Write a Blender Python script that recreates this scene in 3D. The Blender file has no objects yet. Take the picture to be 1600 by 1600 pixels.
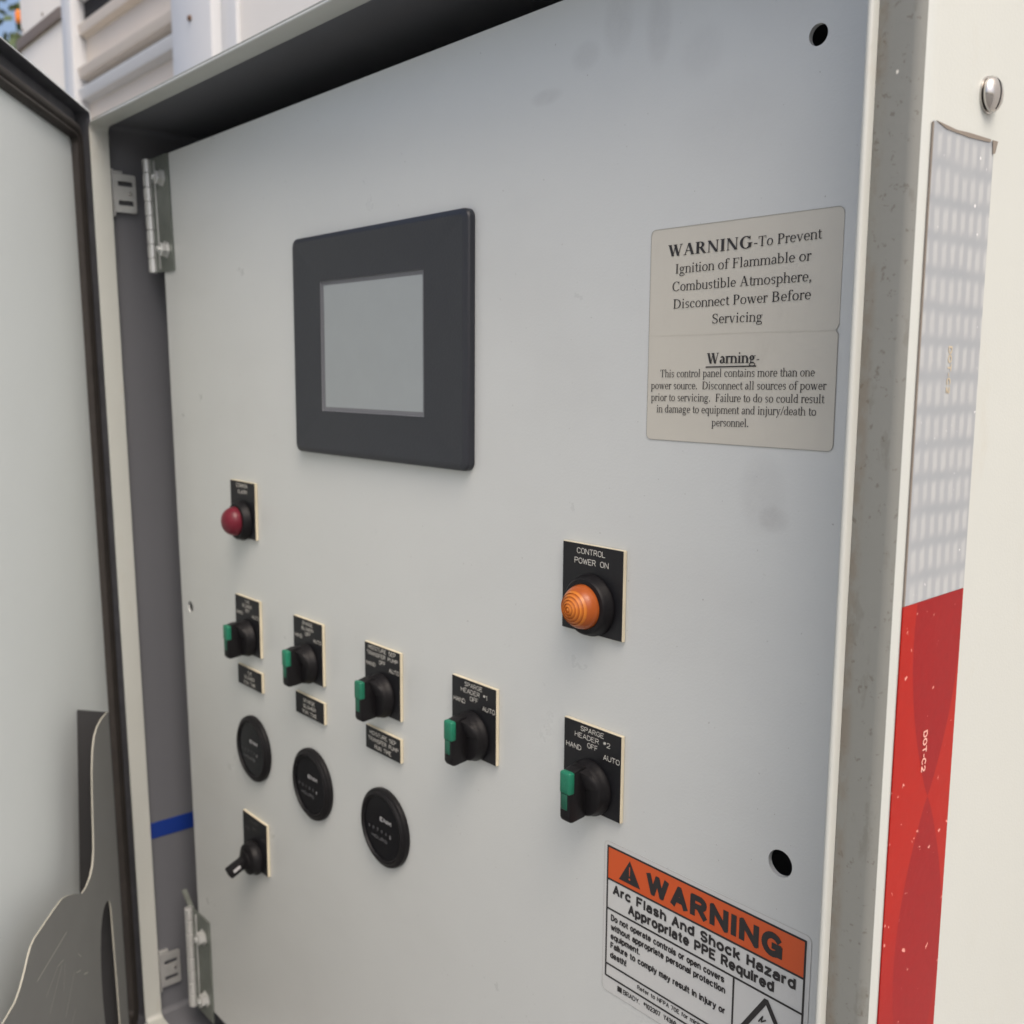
import bpy, bmesh, math, random
from mathutils import Vector, Matrix
R = math.radians
PI = math.pi
random.seed(7)
SC = bpy.context.scene
COL = SC.collection

# ------------------------------------------------------------------ camera
CAMY = -0.39594
AX = ((0.65903533, 0.75207685, 0.00727004),
      (0.10668756, -0.08391179, -0.99074547),
      (-0.74450668, 0.65371189, -0.13553807))          # right, down, forward
cd = bpy.data.cameras.new("camera")
cam = bpy.data.objects.new("camera", cd)
COL.objects.link(cam)
cd.sensor_width = 36.0
cd.lens = 36.0 * 1582.774 / 1600.0
cd.clip_start, cd.clip_end = 0.01, 500.0
m = Matrix(((AX[0][0], -AX[1][0], -AX[2][0], 0.0),
            (AX[0][1], -AX[1][1], -AX[2][1], CAMY),
            (AX[0][2], -AX[1][2], -AX[2][2], 0.0),
            (0, 0, 0, 1)))
cam.matrix_world = m
cd.dof.use_dof = True
cd.dof.focus_distance = 0.48
cd.dof.aperture_fstop = 14.0
SC.camera = cam

# ------------------------------------------------------------------ sky, sun, exposure
SUN_EL, SUN_AZ = 58.0, -20.0
w = bpy.data.worlds.new("World")
SC.world = w
w.use_nodes = True
nt = w.node_tree
bg = nt.nodes["Background"]
sky = nt.nodes.new("ShaderNodeTexSky")
sky.sky_type = 'NISHITA'
sky.sun_disc = False
sky.sun_elevation = R(SUN_EL)
sky.sun_rotation = R(90.0 - SUN_AZ)
sky.air_density, sky.dust_density, sky.ozone_density = 0.9, 7.0, 0.6
nt.links.new(sky.outputs[0], bg.inputs[0])
bg.inputs[1].default_value = 0.15
sd = bpy.data.lights.new("sun", 'SUN')
sun = bpy.data.objects.new("sun", sd)
COL.objects.link(sun)
sd.energy = 0.55
sd.angle = R(40.0)
sd.color = (1.0, 0.985, 0.95)
sv = Vector((math.cos(R(SUN_EL)) * math.cos(R(SUN_AZ)), math.cos(R(SUN_EL)) * math.sin(R(SUN_AZ)), math.sin(R(SUN_EL))))
sun.rotation_euler = sv.to_track_quat('Z', 'Y').to_euler()
sun.location = (2, -1, 3)
SC.view_settings.view_transform = 'Standard'
SC.view_settings.look = 'None'
SC.view_settings.gamma = 1.0
SC.view_settings.exposure = 0.63
SC.view_settings.use_curve_mapping = False

# ------------------------------------------------------------------ materials
class N:
    """small node-graph helper"""
    def __init__(s, name):
        s.m = bpy.data.materials.new(name)
        s.m.use_nodes = True
        s.t = s.m.node_tree
        s.b = s.t.nodes["Principled BSDF"]
        s.tc = s.t.nodes.new("ShaderNodeTexCoord").outputs['Object']
        s._sep = None
    def lk(s, a, b):
        if hasattr(a, 'is_output') or isinstance(a, bpy.types.NodeSocket): s.t.links.new(a, b)
        else: b.default_value = a
    def sep(s):
        if s._sep is None:
            n = s.t.nodes.new("ShaderNodeSeparateXYZ"); s.t.links.new(s.tc, n.inputs[0]); s._sep = n.outputs
        return s._sep
    def math(s, op, a, b=0.0, c=0.0, clamp=False):
        n = s.t.nodes.new("ShaderNodeMath"); n.operation = op; n.use_clamp = clamp
        for i, v in enumerate((a, b, c)): s.lk(v, n.inputs[i])
        return n.outputs[0]
    def step(s, v, lo, hi):
        n = s.t.nodes.new("ShaderNodeMapRange"); n.interpolation_type = 'SMOOTHSTEP'
        s.lk(v, n.inputs[0]); n.inputs[1].default_value = lo; n.inputs[2].default_value = hi
        return n.outputs[0]
    def noise(s, scale, detail=4, rough=0.55, stretch=None, dist=0.0):
        n = s.t.nodes.new("ShaderNodeTexNoise")
        n.inputs['Scale'].default_value = scale; n.inputs['Detail'].default_value = detail
        n.inputs['Roughness'].default_value = rough; n.inputs['Distortion'].default_value = dist
        src = s.tc
        if stretch:
            mp = s.t.nodes.new("ShaderNodeMapping"); mp.inputs['Scale'].default_value = stretch
            s.t.links.new(src, mp.inputs[0]); src = mp.outputs[0]
        s.t.links.new(src, n.inputs['Vector'])
        return n.outputs[0]
    def mix(s, f, a, b):
        n = s.t.nodes.new("ShaderNodeMix"); n.data_type = 'RGBA'
        s.lk(f, n.inputs[0])
        for v, i in ((a, 6), (b, 7)):
            if isinstance(v, tuple): v = (*v, 1.0) if len(v) == 3 else v
            s.lk(v, n.inputs[i])
        return n.outputs[2]
    def bump(s, h, strength, dist=0.001):
        n = s.t.nodes.new("ShaderNodeBump"); n.inputs['Strength'].default_value = strength
        n.inputs['Distance'].default_value = dist
        s.t.links.new(h, n.inputs['Height']); s.t.links.new(n.outputs[0], s.b.inputs['Normal'])
    def col(s, c):
        if isinstance(c, tuple): s.b.inputs['Base Color'].default_value = (*c, 1.0)
        else: s.t.links.new(c, s.b.inputs['Base Color'])
    def set(s, **k):
        for a, v in k.items(): s.lk(v, s.b.inputs[a.replace('_', ' ')])
        return s.m

def paint(name, c, rough=0.4, vary=0.06, dirt=None, dirt_amt=0.0, bump=0.12, scale=9.0, coat=0.0):
    n = N(name)
    f = n.noise(scale, 5, 0.6)
    col = n.mix(f, tuple(x * (1 - vary) for x in c), tuple(min(1, x * (1 + vary)) for x in c))
    if dirt:
        d = n.step(n.noise(34.0, 6, 0.7, (1, 1, 0.45)), 0.56, 0.8)
        col = n.mix(n.math('MULTIPLY', d, dirt_amt), col, dirt)
    n.col(col)
    n.bump(n.noise(900.0, 2, 0.5), bump, 0.0006)
    n.set(Roughness=n.math('ADD', n.math('MULTIPLY', n.noise(14.0, 4), 0.12), rough - 0.06))
    if coat: n.set(Coat_Weight=coat)
    return n.m

def plain(name, c, rough=0.5, metal=0.0, bump=0.0, bscale=800.0, vary=0.12, **k):
    n = N(name)
    f = n.noise(55.0, 4)
    n.col(n.mix(f, tuple(x * (1 - vary) for x in c), tuple(min(1, x * (1 + vary)) for x in c)))
    if bump: n.bump(n.noise(bscale, 3), bump, 0.0005)
    return n.set(Roughness=rough, Metallic=metal, **k)

def mat_panel():
    n = N("panel_white_paint")
    base = n.mix(n.noise(5.0, 4), (0.55, 0.572, 0.565), (0.605, 0.625, 0.612))
    x, _, z = n.sep()
    # finger marks and grey smears along the top and by the right-hand edge
    tot = None
    for cx, cz, rx, rz, a in ((-.372, .176, .010, .016, .20), (-.345, .168, .008, .018, .22), (-.395, .165, .010, .007, .20),
                              (-.425, .150, .012, .004, .22), (-.318, .150, .012, .012, .12), (-.275, .18, .03, .03, .10),
                              (-.275, -.055, .012, .018, .16), (-.268, -.066, .008, .006, .25), (-.300, .115, .03, .02, .07)):
        dx = n.math('DIVIDE', n.math('SUBTRACT', x, cx), rx)
        dz = n.math('DIVIDE', n.math('SUBTRACT', z, cz), rz)
        r2 = n.math('ADD', n.math('MULTIPLY', dx, dx), n.math('MULTIPLY', dz, dz))
        g = n.math('MULTIPLY', n.step(r2, 1.6, 0.1), a)
        tot = g if tot is None else n.math('ADD', tot, g)
    sm = n.math('MULTIPLY', tot, n.math('ADD', n.noise(180.0, 5, 0.7), 0.15))
    col = n.mix(n.math('MINIMUM', sm, 0.5), base, (0.22, 0.21, 0.21))
    sp = n.step(n.noise(520.0, 1, 0.3), 0.77, 0.81)
    col = n.mix(n.math('MULTIPLY', sp, 0.5), col, (0.2, 0.19, 0.18))
    wipe = n.step(n.noise(6.0, 3, 0.5, (1.0, 1, 2.2)), 0.45, 0.75)
    col = n.mix(n.math('MULTIPLY', wipe, 0.10), col, (0.38, 0.375, 0.36))
    grit = n.step(n.noise(420.0, 3, 0.6), 0.60, 0.78)
    col = n.mix(n.math('MULTIPLY', grit, 0.025), col, (0.30, 0.29, 0.28))
    n.col(col)
    n.bump(n.noise(700.0, 3), 0.16, 0.0006)
    return n.set(Roughness=n.math('ADD', n.math('MULTIPLY', n.noise(16.0, 6, .65), 0.16), 0.22), IOR=1.5)

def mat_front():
    # cabinet's front rim: its shade put into a dark base, dirt over it, rust along the fold of the lip
    n = N("rim_shaded_dirty_paint")
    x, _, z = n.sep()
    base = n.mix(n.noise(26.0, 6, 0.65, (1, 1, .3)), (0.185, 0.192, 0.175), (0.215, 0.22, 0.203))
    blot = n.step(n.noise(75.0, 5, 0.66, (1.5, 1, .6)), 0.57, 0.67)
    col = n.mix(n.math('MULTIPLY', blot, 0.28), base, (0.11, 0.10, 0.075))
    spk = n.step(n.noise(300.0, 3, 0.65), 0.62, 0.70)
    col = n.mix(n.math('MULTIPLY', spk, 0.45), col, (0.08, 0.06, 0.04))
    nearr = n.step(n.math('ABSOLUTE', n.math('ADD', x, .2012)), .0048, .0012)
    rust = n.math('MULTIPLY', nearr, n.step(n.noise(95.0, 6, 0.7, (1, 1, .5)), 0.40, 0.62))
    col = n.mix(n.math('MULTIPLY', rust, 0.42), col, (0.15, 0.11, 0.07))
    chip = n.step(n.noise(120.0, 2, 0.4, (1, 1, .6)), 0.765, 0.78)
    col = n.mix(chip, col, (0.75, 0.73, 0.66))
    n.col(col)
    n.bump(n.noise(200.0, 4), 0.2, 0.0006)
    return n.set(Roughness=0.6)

def mat_tape_white():
    n = N("tape_silver_prisms")
    _, y, z = n.sep()
    zz = n.math('ADD', z, n.math('MULTIPLY', y, 0.25))
    u = n.math('FRACT', n.math('DIVIDE', n.math('ADD', y, n.math('MULTIPLY', z, 0.04)), 0.0068))
    v = n.math('FRACT', n.math('DIVIDE', z, 0.0126))
    wob = n.math('MULTIPLY', n.math('SUBTRACT', n.noise(55.0, 4, .6), 0.5), 0.55)
    du = n.step(n.math('ADD', n.math('ABSOLUTE', n.math('SUBTRACT', u, 0.5)), n.math('MULTIPLY', wob, .6)), 0.40, 0.10)
    dv = n.step(n.math('ABSOLUTE', n.math('SUBTRACT', v, n.math('ADD', 0.42, n.math('ADD', n.math('MULTIPLY', u, 0.16), wob)))), 0.46, 0.16)
    k = n.math('MULTIPLY', n.math('MULTIPLY', du, dv), n.math('ADD', 0.45, n.math('MULTIPLY', n.noise(70.0, 4, .6), 0.9)))
    row = n.step(n.math('ABSOLUTE', n.math('SUBTRACT', v, 0.5)), 0.48, 0.25)
    base = n.mix(n.noise(45.0, 5, 0.6), (0.285, 0.315, 0.35), (0.375, 0.40, 0.425))
    base = n.mix(n.math('MULTIPLY', row, 0.35), base, (0.40, 0.42, 0.44))
    col = n.mix(n.math('MINIMUM', k, 1.0), base, (0.455, 0.48, 0.49))
    sp = n.step(n.noise(420.0, 2, .4), 0.75, 0.79)
    n.col(n.mix(sp, col, (0.85, 0.85, 0.85)))
    n.bump(k, 0.25, 0.0004)
    return n.set(Roughness=0.38, Metallic=0.1)

def mat_tape_red():
    n = N("tape_red_prisms")
    _, y, z = n.sep()
    yc = n.math('SUBTRACT', y, n.math('ADD', -0.0125, 0.0))
    s1 = n.math('ABSOLUTE', n.math('SINE', n.math('MULTIPLY', n.math('ADD', z, 0.1685), PI / 0.135)))
    hw = n.math('MULTIPLY', n.math('POWER', s1, 0.85), 0.0195)
    off = n.math('ADD', yc, -0.002)
    d = n.math('SUBTRACT', n.math('ABSOLUTE', off), hw)
    k = n.step(d, -0.0003, 0.0003)
    fade = n.step(z, -0.27, -0.20)
    k = n.math('MULTIPLY', k, n.math('ADD', 0.35, n.math('MULTIPLY', fade, 0.65)))
    dark = n.mix(n.noise(300.0, 3), (0.24, 0.004, 0.006), (0.30, 0.006, 0.008))
    lite = n.mix(n.noise(200.0, 3), (0.34, 0.008, 0.004), (0.39, 0.012, 0.005))
    col = n.mix(k, dark, lite)
    sp = n.step(n.noise(240.0, 3, .5), 0.69, 0.725)
    n.col(n.mix(n.math('MULTIPLY', sp, 0.8), col, (0.80, 0.36, 0.30)))
    n.bump(n.noise(260.0, 3), 0.08, 0.0005)
    return n.set(Roughness=0.34, Specular_IOR_Level=0.14)

def mat_lens(name, c, c2):
    n = N(name)
    n.col(n.mix(n.noise(150.0, 2), c, c2))
    return n.set(Roughness=0.32, Transmission_Weight=0.12, IOR=1.45, Specular_IOR_Level=0.4)

def mat_amber():
    # moulded beehive lens: light and shade of the prism rings painted in, bright crests and dark grooves
    n = N("amber_ribbed_lens")
    x, _, z = n.sep()
    dx = n.math('ADD', x, .3803); dz = n.math('ADD', z, .1258)
    r = n.math('SQRT', n.math('ADD', n.math('MULTIPLY', dx, dx), n.math('MULTIPLY', dz, dz)))
    fr = n.math('FRACT', n.math('DIVIDE', r, .00175))
    k = n.math('MULTIPLY', n.step(fr, .95, .15), n.step(r, .0102, .0096))
    col = n.mix(k, (0.36, 0.075, 0.010), (0.66, 0.21, 0.030))
    out = n.step(r, .0096, .0102)
    n.col(n.mix(out, col, n.mix(n.noise(300.0, 2), (0.38, 0.085, 0.016), (0.46, 0.11, 0.022))))
    return n.set(Roughness=0.30, Transmission_Weight=0.1, IOR=1.45, Specular_IOR_Level=0.4)

def mat_pocket():
    n = N("pocket_grey_plastic")
    n.col(n.mix(n.noise(40.0, 5), (0.158, 0.162, 0.158), (0.19, 0.193, 0.187)))
    n.bump(n.noise(500.0, 2), 0.1, 0.0005)
    return n.set(Roughness=0.45)

M = dict(
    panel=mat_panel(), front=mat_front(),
    cream=paint("cabinet_cream_paint", (0.515, 0.54, 0.513), 0.38, 0.03, (0.45, 0.40, 0.30), 0.18),
    lip=paint("lip_cream_paint", (0.48, 0.495, 0.465), 0.35, 0.05, (0.34, 0.26, 0.16), 0.3),
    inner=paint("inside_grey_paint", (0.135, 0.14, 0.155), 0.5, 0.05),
    door=paint("door_white_paint", (0.765, 0.82, 0.825), 0.42, 0.03),
    gasket=plain("rubber_gasket", (0.034, 0.029, 0.026), 0.6, bump=0.4, bscale=260.0, vary=0.4),
    pocket=mat_pocket(),
    pedge=paint("pocket_worn_edge", (0.38, 0.37, 0.32), 0.5, 0.1),
    zinc=plain("zinc_plate", (0.60, 0.61, 0.60), 0.34, 0.55, bump=0.1, vary=0.2),
    steel=plain("stainless_steel", (0.55, 0.53, 0.51), 0.2, 1.0, vary=0.15),
    rusty=plain("rusty_steel", (0.14, 0.08, 0.05), 0.7, 0.3, bump=0.5, bscale=300, vary=0.5),
    dkzinc=plain("dull_green_zinc", (0.20, 0.22, 0.20), 0.45, 0.6, vary=0.25),
    black=plain("black_plastic", (0.009, 0.0085, 0.0095), 0.45, bump=0.06, Specular_IOR_Level=0.20),
    blackface=plain("black_engraving_stock", (0.010, 0.010, 0.012), 0.42, bump=0.05, Specular_IOR_Level=0.3),
    core=plain("cream_engraving_stock", (0.66, 0.60, 0.45), 0.5, bump=0.2, bscale=400, vary=0.2),
    engr=plain("engraved_white", (0.74, 0.72, 0.66), 0.6),
    dimengr=plain("worn_engraving", (0.13, 0.125, 0.12), 0.6, vary=0.4),
    dimtext=plain("dim_grey_print", (0.16, 0.16, 0.17), 0.5),
    whitetext_glint=plain("pale_print_and_glint", (0.46, 0.46, 0.47), 0.5),
    green=plain("green_insert", (0.008, 0.155, 0.088), 0.36, bump=0.6, bscale=900, vary=0.4),
    dkgreen=plain("dark_green_insert", (0.006, 0.085, 0.05), 0.35, vary=0.2),
    amber=mat_amber(),
    red=mat_lens("red_lens", (0.13, 0.008, 0.020), (0.18, 0.014, 0.030)),
    bezel=plain("charcoal_bezel", (0.020, 0.0225, 0.030), 0.40, bump=0.25, bscale=700, vary=0.06),
    screen=plain("grey_touchscreen", (0.30, 0.33, 0.34), 0.20, vary=0.04),
    screenrim=plain("screen_rim", (0.13, 0.135, 0.15), 0.4),
    lensblack=plain("meter_face", (0.006, 0.006, 0.008), 0.22, Specular_IOR_Level=0.3),
    paper=paint("aged_label_stock", (0.54, 0.52, 0.455), 0.5, 0.05, (0.30, 0.28, 0.23), 0.22, 0.05, 22.0),
    crease=plain("label_crease", (0.48, 0.46, 0.40), 0.6),
    white=paint("white_label_stock", (0.58, 0.59, 0.58), 0.36, 0.03, bump=0.04),
    dieline=plain("label_cut_line", (0.30, 0.29, 0.265), 0.6),
    orange=paint("orange_label_ink", (0.60, 0.095, 0.022), 0.4, 0.05, bump=0.04),
    ink=plain("black_ink", (0.022, 0.020, 0.021), 0.5),
    tapew=mat_tape_white(), taper=mat_tape_red(),
    tapeback=plain("tape_adhesive_edge", (0.22, 0.19, 0.16), 0.7),
    taletter=plain("tape_print_gold", (0.55, 0.47, 0.33), 0.4),
    redletter=plain("tape_print_pink", (0.80, 0.40, 0.34), 0.4),
    blue=plain("blue_tape", (0.008, 0.036, 0.24), 0.45, vary=0.15),
    hole=plain("dark_recess", (0.01, 0.01, 0.012), 0.9),
    alu=paint("aluminium_cladding", (0.58, 0.595, 0.61), 0.35, 0.05),
    beige=paint("beige_cladding", (0.62, 0.565, 0.50), 0.45, 0.05),
    wallcream=paint("white_wall_paint", (0.85, 0.82, 0.76), 0.45, 0.04),
    ledge=paint("brown_drip_rail", (0.16, 0.13, 0.11), 0.6, 0.2),
    lampor=plain("orange_marker_lens", (0.85, 0.25, 0.03), 0.3),
    bark=plain("bark", (0.09, 0.065, 0.045), 0.9, bump=0.6, bscale=30),
    leaf=plain("leaf", (0.085, 0.12, 0.045), 0.6, vary=0.5),
    ground=paint("gravel_yard", (0.20, 0.195, 0.18), 0.9, 0.3, scale=3.0, bump=0.5),
    darkedge=plain("door_dark_edge", (0.075, 0.078, 0.090), 0.6, bump=0.2, vary=0.4),
    pocketshade=plain("pocket_shaded_plastic", (0.036, 0.036, 0.038), 0.6),
    scratch=plain("bare_scratch", (0.46, 0.44, 0.40), 0.5),
)

# ------------------------------------------------------------------ object helpers
def tag(o, label=None, cat=None, group=None, kind=None):
    if label: o['label'] = label
    if cat: o['category'] = cat
    if group: o['group'] = group
    if kind: o['kind'] = kind
    return o

def empty(name, loc, label, cat, group=None):
    o = bpy.data.objects.new(name, None)
    COL.objects.link(o); o.location = loc; o.empty_display_size = 0.01
    return tag(o, label, cat, group)

def link(name, me, mats, parent=None, smooth=35.0):
    """mesh built in world coordinates; its origin stays at the world origin"""
    for mm in (mats if isinstance(mats, (list, tuple)) else [mats]): me.materials.append(M[mm])
    if smooth:
        for p in me.polygons: p.use_smooth = True
        me.set_sharp_from_angle(angle=R(smooth))
    o = bpy.data.objects.new(name, me)
    COL.objects.link(o)
    if parent:
        o.parent = parent
        bpy.context.view_layer.update()
        o.matrix_parent_inverse = parent.matrix_world.inverted()
    return o

class MB:
    def __init__(s): s.bm = bmesh.new()
    def poly(s, pts, mi=0):
        f = s.bm.faces.new([s.bm.verts.new(p) for p in pts]); f.material_index = mi; return f
    def box(s, x0, x1, y0, y1, z0, z1, bev=0.0, seg=2, mi=0, mat=None):
        b = bmesh.new()
        bmesh.ops.create_cube(b, size=1.0)
        for v in b.verts:
            v.co = Vector(((x0 + x1) / 2 + v.co.x * (x1 - x0), (y0 + y1) / 2 + v.co.y * (y1 - y0), (z0 + z1) / 2 + v.co.z * (z1 - z0)))
        if bev: bmesh.ops.bevel(b, geom=list(b.edges), offset=bev, segments=seg, profile=0.5, affect='EDGES')
        s.add(b, mi, mat); return s
    def add(s, b, mi=0, mat=None):
        if mat is not None: b.transform(mat)
        vm = {v: s.bm.verts.new(v.co) for v in b.verts}
        for f in b.faces:
            g = s.bm.faces.new([vm[v] for v in f.verts]); g.material_index = f.material_index if mi is None else mi
        b.free()
    def lathe(s, prof, c, d=(0, -1, 0), n=48, mi=0, cap=True):
        """profile [(radius, height along d)]"""
        d = Vector(d).normalized(); c = Vector(c)
        a = d.orthogonal().normalized(); b = d.cross(a)
        rings = []
        for r, h in prof:
            if r < 1e-7: rings.append([s.bm.verts.new(c + d * h)])
            else: rings.append([s.bm.verts.new(c + d * h + (a * math.cos(2 * PI * i / n) + b * math.sin(2 * PI * i / n)) * r) for i in range(n)])
        for p, q in zip(rings, rings[1:]):
            for i in range(n):
                j = (i + 1) % n
                vs = [p[i % len(p)], p[j % len(p)], q[j % len(q)], q[i % len(q)]]
                u = []
                for v in vs:
                    if v not in u: u.append(v)
                if len(u) > 2: s.bm.faces.new(u).material_index = mi
        if cap:
            for rg in (rings[0], rings[-1]):
                if len(rg) > 2: s.bm.faces.new(rg).material_index = mi
        return s
    def loops(s, lps, mi=0, cap0=False, cap1=False):
        vs = [[s.bm.verts.new(p) for p in lp] for lp in lps]
        for a, b in zip(vs, vs[1:]):
            n = len(a)
            for i in range(n):
                s.bm.faces.new((a[i], a[(i + 1) % n], b[(i + 1) % n], b[i])).material_index = mi
        if cap0: s.bm.faces.new(vs[0]).material_index = mi
        if cap1: s.bm.faces.new(vs[-1]).material_index = mi
        return s
    def prism(s, pts, h0, h1, f, mi=0, bev=0.0):
        """outline pts (u,v) extruded from h0 to h1; f(u,v,h)->xyz"""
        b = bmesh.new()
        lo = [b.verts.new(Vector(f(u, v, h0))) for u, v in pts]
        hi = [b.verts.new(Vector(f(u, v, h1))) for u, v in pts]
        n = len(pts)
        b.faces.new(lo); top = b.faces.new(hi)
        for i in range(n): b.faces.new((lo[i], lo[(i + 1) % n], hi[(i + 1) % n], hi[i]))
        if bev: bmesh.ops.bevel(b, geom=list(top.edges), offset=bev, segments=2, profile=0.5, affect='EDGES')
        s.add(b, mi); return s
    def mesh(s, name, fix=True):
        if fix:
            bmesh.ops.remove_doubles(s.bm, verts=s.bm.verts, dist=1e-7)
            bmesh.ops.recalc_face_normals(s.bm, faces=s.bm.faces)
        me = bpy.data.meshes.new(name); s.bm.to_mesh(me); s.bm.free(); return me
    def spread(s):
        """lettering is laid down stroke by stroke: lift each stroke a few microns over the one before"""
        seen = set(); k = 0
        xs = [v.co.x for v in s.bm.verts]; ys = [v.co.y for v in s.bm.verts]
        d = Vector((1, 0, 0)) if max(xs) - min(xs) < 1e-4 else (nd if max(ys) - min(ys) > 1e-4 else Vector((0, -1, 0)))
        for v in s.bm.verts:
            if v in seen: continue
            st = [v]; seen.add(v); isl = []
            while st:
                u = st.pop(); isl.append(u)
                for e in u.link_edges:
                    o = e.other_vert(u)
                    if o not in seen: seen.add(o); st.append(o)
            for u in isl: u.co += d * (4e-6 * (k % 25))
            k += 1
    def build(s, name, mats, parent=None, smooth=35.0, fix=True):
        if not fix: s.spread()
        return link(name, s.mesh(name, fix), mats, parent, smooth)

def rrect(x0, x1, z0, z1, r, n=6):
    pts = []
    for cx, cz, a0 in ((x1 - r, z1 - r, 0), (x0 + r, z1 - r, 90), (x0 + r, z0 + r, 180), (x1 - r, z0 + r, 270)):
        for i in range(n + 1):
            a = R(a0 + 90 * i / n); pts.append((cx + r * math.cos(a), cz + r * math.sin(a)))
    return pts

def plate_mesh(name, outline, holes, y0, y1):
    """flat sheet in the XZ plane with round holes, from y0 (front) to y1"""
    cu = bpy.data.curves.new(name, 'CURVE'); cu.dimensions = '2D'; cu.fill_mode = 'BOTH'
    for pts in [outline] + holes:
        sp = cu.splines.new('POLY'); sp.points.add(len(pts) - 1); sp.use_cyclic_u = True
        for p, q in zip(sp.points, pts): p.co = (q[0], q[1], 0, 1)
    cu.extrude = abs(y1 - y0) / 2
    o = bpy.data.objects.new(name, cu); COL.objects.link(o)
    dg = bpy.context.evaluated_depsgraph_get()
    me = bpy.data.meshes.new_from_object(o.evaluated_get(dg))
    bpy.data.objects.remove(o); bpy.data.curves.remove(cu)
    me.materials.clear()
    for v in me.vertices:
        x, z, h = v.co; v.co = (x, (y0 + y1) / 2 - h, z)
    me.name = name
    return me
def circ(cx, cz, r, n=32): return [(cx + r * math.cos(2 * PI * i / n), cz + r * math.sin(2 * PI * i / n)) for i in range(n)]

# ------------------------------------------------------------------ lettering
# 1. single-stroke engraver's capitals on a 4 x 6 grid
def arc(cx, cy, rx, ry, a0, a1, n=8): return [(cx + rx * math.cos(R(a0 + (a1 - a0) * i / n)), cy + ry * math.sin(R(a0 + (a1 - a0) * i / n))) for i in range(n + 1)]
EN = {
 'A': (4, [[(0, 0), (2, 6), (4, 0)], [(.7, 2), (3.3, 2)]]),
 'B': (3.8, [[(0, 0), (0, 6), (2, 6)] + arc(2.2, 4.6, 1.4, 1.4, 90, -90) + [(0, 3.2)], [(2.2, 3.2)] + arc(2.2, 1.6, 1.6, 1.6, 90, -90) + [(0, 0)]]),
 'C': (4, [arc(2, 4, 2, 2, 20, 180) + arc(2, 2, 2, 2, 180, 340)]),
 'D': (4, [[(0, 0), (0, 6), (1.8, 6)] + arc(1.8, 3, 2.2, 3, 90, -90, 12) + [(0, 0)]]),
 'E': (3.6, [[(3.6, 6), (0, 6), (0, 0), (3.6, 0)], [(0, 3.1), (2.8, 3.1)]]),
 'F': (3.5, [[(3.5, 6), (0, 6), (0, 0)], [(0, 3.1), (2.7, 3.1)]]),
 'G': (4, [arc(2, 4, 2, 2, 25, 180) + arc(2, 2, 2, 2, 180, 360) + [(4, 2.7), (2.4, 2.7)]]),
 'H': (3.8, [[(0, 0), (0, 6)], [(3.8, 0), (3.8, 6)], [(0, 3.1), (3.8, 3.1)]]),
 'I': (0.4, [[(.2, 0), (.2, 6)]]),
 'K': (3.8, [[(0, 0), (0, 6)], [(3.6, 6), (0, 2.2)], [(1.2, 3.4), (3.8, 0)]]),
 'L': (3.4, [[(0, 6), (0, 0), (3.4, 0)]]),
 'M': (4.6, [[(0, 0), (0, 6), (2.3, 1.6), (4.6, 6), (4.6, 0)]]),
 'N': (4, [[(0, 0), (0, 6), (4, 0), (4, 6)]]),
 'O': (4, [arc(2, 4, 2, 2, 0, 180) + arc(2, 2, 2, 2, 180, 360) + [(4, 4)]]),
 'P': (3.7, [[(0, 0), (0, 6), (2, 6)] + arc(2.1, 4.4, 1.6, 1.6, 90, -90) + [(0, 2.8)]]),
 'R': (3.8, [[(0, 0), (0, 6), (2, 6)] + arc(2.1, 4.5, 1.5, 1.5, 90, -90) + [(0, 3)], [(1.8, 3), (3.8, 0)]]),
 'S': (3.8, [arc(1.9, 4.5, 1.8, 1.5, 25, 270) + arc(1.9, 1.5, 1.8, 1.5, 90, -155)]),
 'T': (4, [[(0, 6), (4, 6)], [(2, 6), (2, 0)]]),
 'U': (4, [[(0, 6)] + arc(2, 2, 2, 2, 180, 360) + [(4, 6)]]),
 'V': (4, [[(0, 6), (2, 0), (4, 6)]]),
 'W': (5, [[(0, 6), (1.2, 0), (2.5, 5), (3.8, 0), (5, 6)]]),
 '1': (1.6, [[(0, 4.8), (1.2, 6), (1.2, 0)]]),
 '2': (3.6, [arc(1.8, 4.3, 1.7, 1.7, 165, -30) + [(0, 0), (3.6, 0)]]),
 '#': (3.0, [[(.6, 2.4), (1.3, 6)], [(1.7, 2.4), (2.4, 6)], [(0, 3.5), (2.8, 3.5)], [(.2, 4.9), (3.0, 4.9)]]),
 ' ': (3.2, []),
}
def ribbon(mb, pts, wdt, f, mi=0):
    for (x0, y0), (x1, y1) in zip(pts, pts[1:]):
        L = math.hypot(x1 - x0, y1 - y0)
        if L < 1e-9: continue
        ux, uy = (x1 - x0) / L * wdt / 2, (y1 - y0) / L * wdt / 2
        a = (x0 - ux * .6, y0 - uy * .6); b = (x1 + ux * .6, y1 + uy * .6)
        mb.poly([f(a[0] + uy, a[1] - ux), f(b[0] + uy, b[1] - ux), f(b[0] - uy, b[1] + ux), f(a[0] - uy, a[1] + ux)], mi)

def engrave(mb, s, x0, x1, z, h, f, sw=0.112, mi=0):
    """text between x0 and x1 with its baseline at z"""
    gap = 1.25
    tot = sum(EN[c][0] for c in s) + gap * (len(s) - 1)
    x0 += .0007; x1 += .0001
    kx = (x1 - x0) / tot; kz = h / 6.0; x = x0
    for c in s:
        a, st = EN[c]
        for pl in st: ribbon(mb, [(x + p[0] * kx, z + p[1] * kz) for p in pl], h * sw, f, mi)
        x += (a + gap) * kx

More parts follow.
